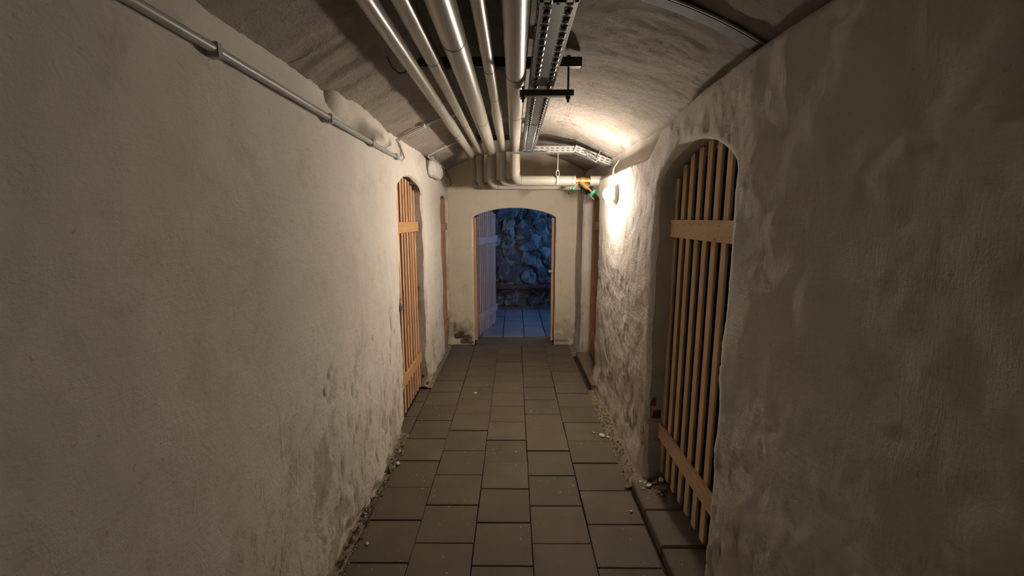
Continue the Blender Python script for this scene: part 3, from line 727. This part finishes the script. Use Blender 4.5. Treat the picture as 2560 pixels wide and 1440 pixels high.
# cross tray and sloping tray (built along local Y, turned to run along X)
def cross_tray(name, p, n, tilt, label):
    t = empty(name, p); t.rotation_euler = Matrix.Rotation(tilt, 4, 'Y').to_euler() ; tag(t, label, 'cable tray', 'perforated cross trays by the lamp')
    g = tray(n, 0.047, 0.026, 0.13, 0.052, [(0.02, 0.026), (0.045, 0.051), (0.08, 0.086), (0.105, 0.111)], [(0.011, 0.018), (0.033, 0.040)], 0.001, False)
    Rr = Matrix(((0, 1, 0, 0), (1, 0, 0, 0), (0, 0, 1, 0), (0, 0, 0, 1)))
    g.v = [tuple(Rr @ Vector(q)) for q in g.v]
    o = g.build('tray_channel', 'zinc_bright', t); return t
ct1 = cross_tray('cable_tray', (0.075, 4.085, 2.212), 10, 0.0, 'level perforated cross tray between the long tray and the lamp')
ct2 = cross_tray('cable_tray', (0.535, 4.07, 2.222), 9, math.radians(21), 'sloping perforated cable tray running down toward the lamp')
sb = MB().box(-0.05, 0.30, 4.06, 4.08, 2.197, 2.209).build('support_bar', 'zinc', None); tag(sb, 'flat metal bar crossing under the end of the rightmost pipe', 'bar')

# steel rails and hangers
rail = empty('mounting_rail', (-0.46, 2.17, 2.324)); tag(rail, 'dark steel mounting rail crossing above the pipes near the camera', 'rail')
MB().box(0, 0.775, 0, 0.041, 0, 0.003).box(0, 0.775, 0, 0.003, 0, 0.041).box(0, 0.775, 0.038, 0.041, 0, 0.041).box(0.0, 0.003, 0, 0.041, 0, 0.041).box(0.772, 0.775, 0, 0.041, 0, 0.041).build('channel', 'steel_dark', rail)
for xx in (0.50, 0.715):
    MB().tube([(xx, 0.02, -0.12), (xx, 0.02, 0.05)], 0.005, 8).build('threaded_rod', 'steel_dark', rail, True)
    MB().tube([(xx, 0.02, 0.041), (xx, 0.02, 0.052)], 0.010, 6).build('nut', 'steel_dark', rail)
br = empty('tray_bracket', (0.045, 2.165, 2.192)); tag(br, 'black bracket bar carrying the long perforated tray on threaded rods', 'bracket')
MB().box(-0.02, 0.235, 0, 0.035, 0, 0.028, 0.002).build('bar', 'steel_dark', br)
for xx in (-0.005, 0.21):
    MB().tube([(xx, 0.02, -0.012), (xx, 0.02, 0.0)], 0.011, 6).build('nut', 'steel_dark', br)
    MB().tube([(xx, 0.02, -0.026), (xx, 0.02, -0.012)], 0.006, 8).build('rod_end', 'steel_dark', br)
r2 = empty('mounting_rail', (-0.50, 3.42, 2.335)); tag(r2, 'far dark mounting rail crossing above the pipes toward the end wall', 'rail')
MB().box(0, 0.62, 0, 0.03, 0, 0.003).box(0, 0.62, 0, 0.003, 0, 0.03).box(0, 0.62, 0.027, 0.03, 0, 0.03).build('channel', 'conduit_grey', r2)
r3 = empty('mounting_rail', (-0.56, 4.16, 2.335)); tag(r3, 'farthest dark mounting rail above the pipe bends', 'rail')
MB().box(0, 0.62, 0, 0.041, 0, 0.003).box(0, 0.62, 0, 0.003, 0, 0.041).box(0, 0.62, 0.038, 0.041, 0, 0.041).build('channel', 'steel_dark', r3)
# pipe hanger on the horizontal run
hg = empty('pipe_hanger', (0.40, 4.135, 1.93)); tag(hg, 'threaded rod hanger with open turnbuckle on the horizontal pipe', 'hanger')
MB().tube([(0, 0, 0.12), (0, 0, 0.30)], 0.005, 8).build('rod', 'zinc_bright', hg, True)
lp = [(0.014 * math.sin(a) * (1.0), 0, 0.10 + 0.032 * math.cos(a)) for a in [2 * PI * k / 20 for k in range(21)]]
MB().tube(lp, 0.004, 8).build('turnbuckle', 'zinc_bright', hg, True)
MB().tube([(0, 0, 0.06), (0, 0, 0.075)], 0.012, 6).build('nut', 'zinc_bright', hg)
MB().tube([(0, 0, 0.0), (0, 0, 0.07)], 0.004, 8).build('rod_end', 'zinc_bright', hg, True)
# hanger of the sloping tray
h2 = empty('tray_hanger', (0.70, 4.0, 2.13)); tag(h2, 'threaded rod and slotted bracket carrying the sloping tray', 'hanger')
MB().tube([(0.03, 0.03, 0.0), (0.085, 0.03, 0.13)], 0.005, 8).build('rod', 'zinc_bright', h2, True)
MB().tube([(0.083, 0.03, 0.125), (0.089, 0.03, 0.14)], 0.012, 6).build('nut', 'zinc_bright', h2)
mm = Matrix.Translation((0.03, 0.02, 0.0)) @ Matrix.Rotation(math.radians(35), 4, 'Y')
m_ = MB()
for (a, b_, c, d_) in ((-0.10, 0.01, 0.012, 0.016), (-0.10, 0.01, -0.016, -0.012), (-0.10, -0.094, -0.016, 0.016), (0.004, 0.01, -0.016, 0.016)): m_.box(a, b_, -0.012, 0.012, c, d_, 0, mm)
m_.build('slotted_bracket', 'zinc_bright', h2)

# ------------------------------------------------------------------ bulkhead lamp
LX, LY, LZ = 0.725, 3.47, 1.808
lamp = empty('bulkhead_lamp', (0.80, LY, LZ)); tag(lamp, 'glowing round bulkhead lamp with wire cage on the right wall', 'lamp')
V = []; Fc = []; nr, na = 12, 28
for i in range(nr + 1):
    a = PI * 0.5 * i / nr * 1.22
    for k in range(na):
        t = 2 * PI * k / na; rr = 0.052 * math.sin(a) if i else 0.0001
        V.append((-0.045 - 0.058 * math.cos(a), rr * math.cos(t), rr * math.sin(t)))
for i in range(nr):
    for k in range(na):
        Fc.append((i * na + k, i * na + (k + 1) % na, (i + 1) * na + (k + 1) % na, (i + 1) * na + k))
link('glass_globe', V, Fc, 'lamp_glass', lamp, True)
MB().tube([(-0.034, 0, 0), (-0.028, 0, 0), (0.0, 0, 0), (0.02, 0, 0)], 0.06, 28, True, [0.056, 0.062, 0.066, 0.066]).build('base', 'lamp_body', lamp, True)
cg = MB()
for t in (0.0, PI / 2):
    pts = []
    for k in range(15):
        a = PI * k / 14; rr = 0.059 * math.cos(a); pts.append((-0.034 - 0.076 * math.sin(a), rr * math.cos(t), rr * math.sin(t)))
    cg.tube(pts, 0.0016, 6)
cg.ring((-0.062, 0, 0), (1, 0, 0), 0.057, 0.0016, 28, 6); cg.build('cage', 'wire', lamp, True)
MB().tube([(-0.02, 0.03, 0.055), (-0.02, 0.06, 0.12), (-0.015, 0.08, 0.20), (0.03, 0.10, 0.27)], 0.006, 8).build('feed_cable', 'cable_white', lamp, True)
MB().box(-0.03, 0.0, -0.006, 0.006, -0.085, -0.05, 0.002).build('clasp', 'brass', lamp)
# ------------------------------------------------------------------ conduits and cables
def wallrun(name, pts, r, mat, label, cat, clips, cn=(1, 0, 0), n=12):
    p0 = Vector(pts[0]); root = empty(name, p0); tag(root, label, cat)
    MB().tube([Vector(p) - p0 for p in pts], r, n).build('tube', mat, root, True)
    for c in clips:
        q = Vector(c) - p0
        MB().box(q.x - r * 1.3, q.x + r * 1.3, q.y - 0.012, q.y + 0.012, q.z - r * 1.6, q.z + r * 1.5, 0.003).build('clip', 'conduit_grey', root)
    return root
wallrun('conduit', [(-0.806, 0.2, 2.085), (-0.806, 1.2, 2.070), (-0.808, 2.2, 2.048), (-0.812, 3.13, 2.036)], 0.013, 'conduit_grey', 'grey electrical conduit clipped along the left wall below the bulge', 'conduit', [(-0.808, 1.25, 2.067), (-0.808, 1.98, 2.05), (-0.81, 2.55, 2.042), (-0.812, 3.06, 2.037)])
def vp(x, off=0.012): return (x, vault_z(x) - off)
def vcable(y0, x0, x1, start, r, label, mat='cable_white', off=0.016, nseg=14, wob=0.008):
    pts = [Vector(p) for p in start]
    for k in range(nseg + 1):
        x = x0 + (x1 - x0) * k / nseg; pts.append(Vector((x, y0 + wob * math.sin(k * 1.3), vault_z(x) - off - 0.012)))
    p0 = pts[0].copy(); root = empty('cable', p0); tag(root, label, 'cable', 'cables crossing the left side of the vault')
    MB().tube([p - p0 for p in pts], r, 8).build('sheath', mat, root, True)
    q = Vector((x0 + (x1 - x0) * 0.42, y0, vault_z(x0 + (x1 - x0) * 0.42) - off - 0.012)) - p0
    MB().box(q.x - 0.008, q.x + 0.008, q.y - 0.02, q.y + 0.02, q.z - 0.008, q.z + 0.012, 0.002).build('clip', 'cable_white', root)
    return root
vcable(3.20, -0.84, -0.36, [(-0.806, 3.10, 2.036), (-0.79, 3.16, 2.02), (-0.785, 3.20, 2.05), (-0.80, 3.19, 2.10), (-0.815, 3.195, 2.14)], 0.006, 'thin cable leaving the conduit end and crossing the vault, nearer of the crossing pair')
vcable(3.235, -0.85, -0.36, [(-0.818, 3.13, 2.04), (-0.812, 3.22, 2.06), (-0.82, 3.24, 2.12)], 0.006, 'thin cable leaving the conduit end and crossing the vault, farther of the crossing pair')
vcable(4.13, -0.80, -0.40, [(-0.79, 5.20, 2.075), (-0.79, 4.60, 2.16), (-0.79, 4.19, 2.172)], 0.007, 'cable crossing the vault past the plaster corbel toward the pipe bends', 'cable_white', 0.018)
wallrun('conduit', [(-0.775, 4.18, 2.178), (-0.775, 4.95, 2.165)], 0.011, 'conduit_grey', 'short conduit above the plaster corbel on the left wall', 'conduit', [(-0.775, 4.22, 2.178)])
wc = MB().tube([(-0.775, 4.95, 2.165), (-0.775, 5.35, 2.08), (-0.77, 5.43, 2.045), (-0.79, 5.43, 2.02)], 0.004, 8).build('cable', 'cable_black', None, True); tag(wc, 'thin dark wire drooping from the short conduit to the end wall corner', 'cable')
# dark red wire loop hanging on the vault beside the leftmost pipe
wl = MB().tube([(-0.545, 1.98, 2.30), (-0.535, 2.02, 2.27), (-0.52, 2.07, 2.262), (-0.505, 2.12, 2.28), (-0.50, 2.15, 2.305)], 0.004, 8).build('wire', 'rust_pipe', None, True); tag(wl, 'short dark wire loop hanging from the vault beside the leftmost pipe', 'wire')
# wide duct over the vault at top right
def duct():
    root = empty('cable_duct', (0.40, 1.56, vault_z(0.40))); tag(root, 'dark grey cable duct curving over the vault at upper right', 'duct'); o3 = Vector(root.location)
    prof = [(-0.034, 0.012), (-0.034, -0.004), (-0.028, -0.010), (0.024, -0.010), (0.030, -0.004), (0.030, 0.012)]
    V = []; Fc = []; n = 26
    for i in range(n + 1):
        x = 0.20 + 0.70 * i / n; a = math.asin(x / R_V)
        for (dy, h) in prof:
            rr = R_V - 0.012 + h; V.append(Vector((rr * math.sin(a), 1.575 + dy, CZ + rr * math.cos(a))) - o3)
    for i in range(n):
        for k in range(5): p = i * 6 + k; Fc.append((p, p + 1, p + 7, p + 6))
    Fc.append((0, 1, 2, 3, 4, 5)); Fc.append(tuple(n * 6 + k for k in (5, 4, 3, 2, 1, 0)))
    link('duct_body', V, Fc, 'duct_grey', root)
    pts = [Vector((0, 0, 0))]; pts = []
    for i in range(n + 1):
        x = 0.20 + 0.70 * i / n; a = math.asin(x / R_V); rr = R_V - 0.018; pts.append(Vector((rr * math.sin(a), 1.540, CZ + rr * math.cos(a))) - o3)
    MB().tube(pts, 0.004, 8).build('edge_tube', 'conduit_grey', root, True)
duct()

# ------------------------------------------------------------------ exposed bricks, rubble and chips
def rough_stones(parent, lst):
    for (x0, x1, y0, y1, z0, z1) in lst: MB().box(x0, x1, y0, y1, z0, z1, 0.012).build('brick', 'old_brick', parent)
def bricks(parent, lst):
    for (x0, x1, y0, y1, z0, z1) in lst: MB().box(x0, x1, y0, y1, z0, z1, 0.006).build('brick', 'brick', parent)
bricks(wall_right, [(0.832, 0.90, 2.506, 2.56, 0.405, 0.465), (0.825, 0.865, 2.500, 2.56, 0.49, 0.55), (0.812, 0.85, 2.505, 2.56, 0.13, 0.19)])
rough_stones(wall_left, [(-0.90, -0.835, 4.02, 4.07, 0.01, 0.06), (-0.905, -0.845, 4.02, 4.07, 0.075, 0.13)])
rough_stones(wall_end, [(-0.70, -0.60, 5.452, 5.50, 0.01, 0.065), (-0.78, -0.69, 5.458, 5.50, 0.08, 0.14), (-0.60, -0.53, 5.455, 5.50, 0.005, 0.045), (-0.60, -0.64, 5.46, 5.50, 0.075, 0.12)])
def gravel(name, label, fn, n, seed, rmin, rmax, mat):
    rg = random.Random(seed); V = []; Fc = []
    base = [(1, 0, 0), (-1, 0, 0), (0, 1, 0), (0, -1, 0), (0, 0, 1), (0, 0, -1)]
    fc = [(0, 2, 4), (2, 1, 4), (1, 3, 4), (3, 0, 4), (2, 0, 5), (1, 2, 5), (3, 1, 5), (0, 3, 5)]
    for _ in range(n):
        x, y, z = fn(rg); r = rmin + (rmax - rmin) * rg.random() ** 2.5; q = Matrix.Rotation(rg.uniform(0, 6.3), 3, Vector((rg.uniform(-1, 1), rg.uniform(-1, 1), rg.uniform(-1, 1))).normalized())
        sc = Vector((rg.uniform(.7, 1.3), rg.uniform(.7, 1.3), rg.uniform(.4, .9))); k = len(V)
        for b_ in base: V.append(q @ Vector((b_[0] * sc.x * r, b_[1] * sc.y * r, b_[2] * sc.z * r)) + Vector((x, y, z + r * 0.3)))
        Fc += [tuple(i + k for i in f) for f in fc]
    o = link(name, V, Fc, mat); tag(o, label, 'rubble', None, 'stuff'); return o
def beds(name, x0, x1, y0, y1, h):
    V = []; Fc = []; nx, ny = 8, int((y1 - y0) / 0.02)
    for j in range(ny + 1):
        for i in range(nx + 1):
            x = x0 + (x1 - x0) * i / nx; y = y0 + (y1 - y0) * j / ny
            V.append((x, y, h(i / nx, y) + 0.012 * fbm(x, y, 2.0, 14, 4)))
    for j in range(ny):
        for i in range(nx): p = j * (nx + 1) + i; Fc.append((p, p + 1, p + nx + 2, p + nx + 1))
    return link(name, V, Fc, 'rubble', floor, True)
beds('mortar_bed', -0.86, -0.79, 0.2, 3.10, lambda t, y: 0.022 * (1 - t) - 0.012)
beds('mortar_bed', 0.69, 0.82, 2.44, 3.95, lambda t, y: 0.035 * t - 0.012)
beds('mortar_bed', -0.86, -0.79, 4.0, 5.44, lambda t, y: 0.025 * (1 - t) - 0.012)
beds('mortar_bed', 0.69, 0.80, 4.98, 5.44, lambda t, y: 0.02 * t - 0.012)
gravel('gravel', 'crumbled mortar gravel in the strip along the foot of the left wall', lambda g: (-0.835 + 0.06 * g.random() ** 1.3, g.uniform(0.6, 3.05), 0.004), 520, 1, 0.002, 0.014, 'rubble')
gravel('gravel', 'crumbled mortar gravel along the foot of the right wall between the doors', lambda g: (0.775 - 0.085 * g.random() ** 1.5, g.uniform(2.45, 3.95), 0.006), 420, 2, 0.002, 0.012, 'rubble')
gravel('gravel', 'pale crumbs strewn over the far end of the right door threshold', lambda g: (0.745 + 0.16 * g.random(), 2.415 - 0.17 * g.random() ** 1.6, 0.051), 70, 6, 0.002, 0.011, 'chip')
gravel('gravel', 'pale plaster crumbs mixed in along the foot of the left wall', lambda g: (-0.83 + 0.055 * g.random(), g.uniform(1.4, 3.0), 0.010), 90, 7, 0.002, 0.009, 'chip')
gravel('dust_crumbs', 'scattered white plaster crumbs on the corridor tiles', lambda g: ((-0.78 + 0.45 * g.random() ** 1.6) if g.random() < 0.6 else (0.69 - 0.25 * g.random() ** 1.6), 1.5 + 3.2 * g.random(), 0.0015), 260, 3, 0.0012, 0.0045, 'chip')
chip_defs = [  # x, y, z, size, which one
    (0.665, 3.06, 0.004, 0.034, 'pale yellow plaster chip on the tiles by the right wall, largest lying in the corridor'),
    (0.610, 3.10, 0.004, 0.016, 'small pale plaster chip just left of the largest yellowish chip'),
    (0.700, 3.03, 0.006, 0.018, 'small pale plaster chip just right of the largest yellowish chip'),
    (-0.800, 2.60, 0.012, 0.034, 'pale plaster chip leaning at the foot of the left wall below the dark hole'),
    (-0.775, 2.66, 0.008, 0.024, 'flat plaster chip on the rubble strip just behind the leaning chip'),
    (0.800, 2.36, 0.054, 0.026, 'pale plaster chip on the first threshold slab of the right door'),
    (0.835, 2.30, 0.054, 0.016, 'small pale chip nearest the camera on the right door threshold'),
    (0.865, 2.33, 0.054, 0.040, 'flat grey plaster slab among the chips at the right door threshold'),
    (0.890, 2.42, 0.054, 0.026, 'plaster chip beside the foot of the farthest slat of the right door'),
    (0.780, 2.46, 0.012, 0.022, 'pale chip at the corner where right wall meets the threshold slab'),
    (0.655, 2.20, 0.004, 0.014, 'tiny pale chip on the tiles left of the right door threshold'),
    (0.690, 2.42, 0.004, 0.024, 'dark crumb of mortar wedged against the end of the threshold slab'),
    (-0.740, 1.95, 0.004, 0.012, 'tiny white chip on the leftmost tile column near the camera'),
    (-0.360, 3.86, 0.004, 0.022, 'thin white plaster flake lying in the middle of the corridor')]
for i, (x, y, z, s_, lab) in enumerate(chip_defs):
    rg = random.Random(40 + i); n = rg.randint(5, 7); top = []; 
    for k in range(n):
        a = 2 * PI * k / n + rg.uniform(-.3, .3); r = s_ * rg.uniform(.6, 1.1); top.append((r * math.cos(a), r * 0.75 * math.sin(a)))
    hgt = s_ * rg.uniform(.25, .45)
    V = [(p, q, 0) for p, q in top] + [(p * .85, q * .85, hgt * rg.uniform(.7, 1.1)) for p, q in top]
    Fc = [tuple(reversed(range(n))), tuple(range(n, 2 * n))] + [(k, (k + 1) % n, n + (k + 1) % n, n + k) for k in range(n)]
    o = link('plaster_chip', V, Fc, 'rubble' if 'grey' in lab or 'dark' in lab else 'chip'); o.location = (x, y, z); o.rotation_euler = (rg.uniform(-.1, .1), rg.uniform(-.1, .1), rg.uniform(0, 6))
    tag(o, lab, 'plaster chip', 'fallen plaster chips')
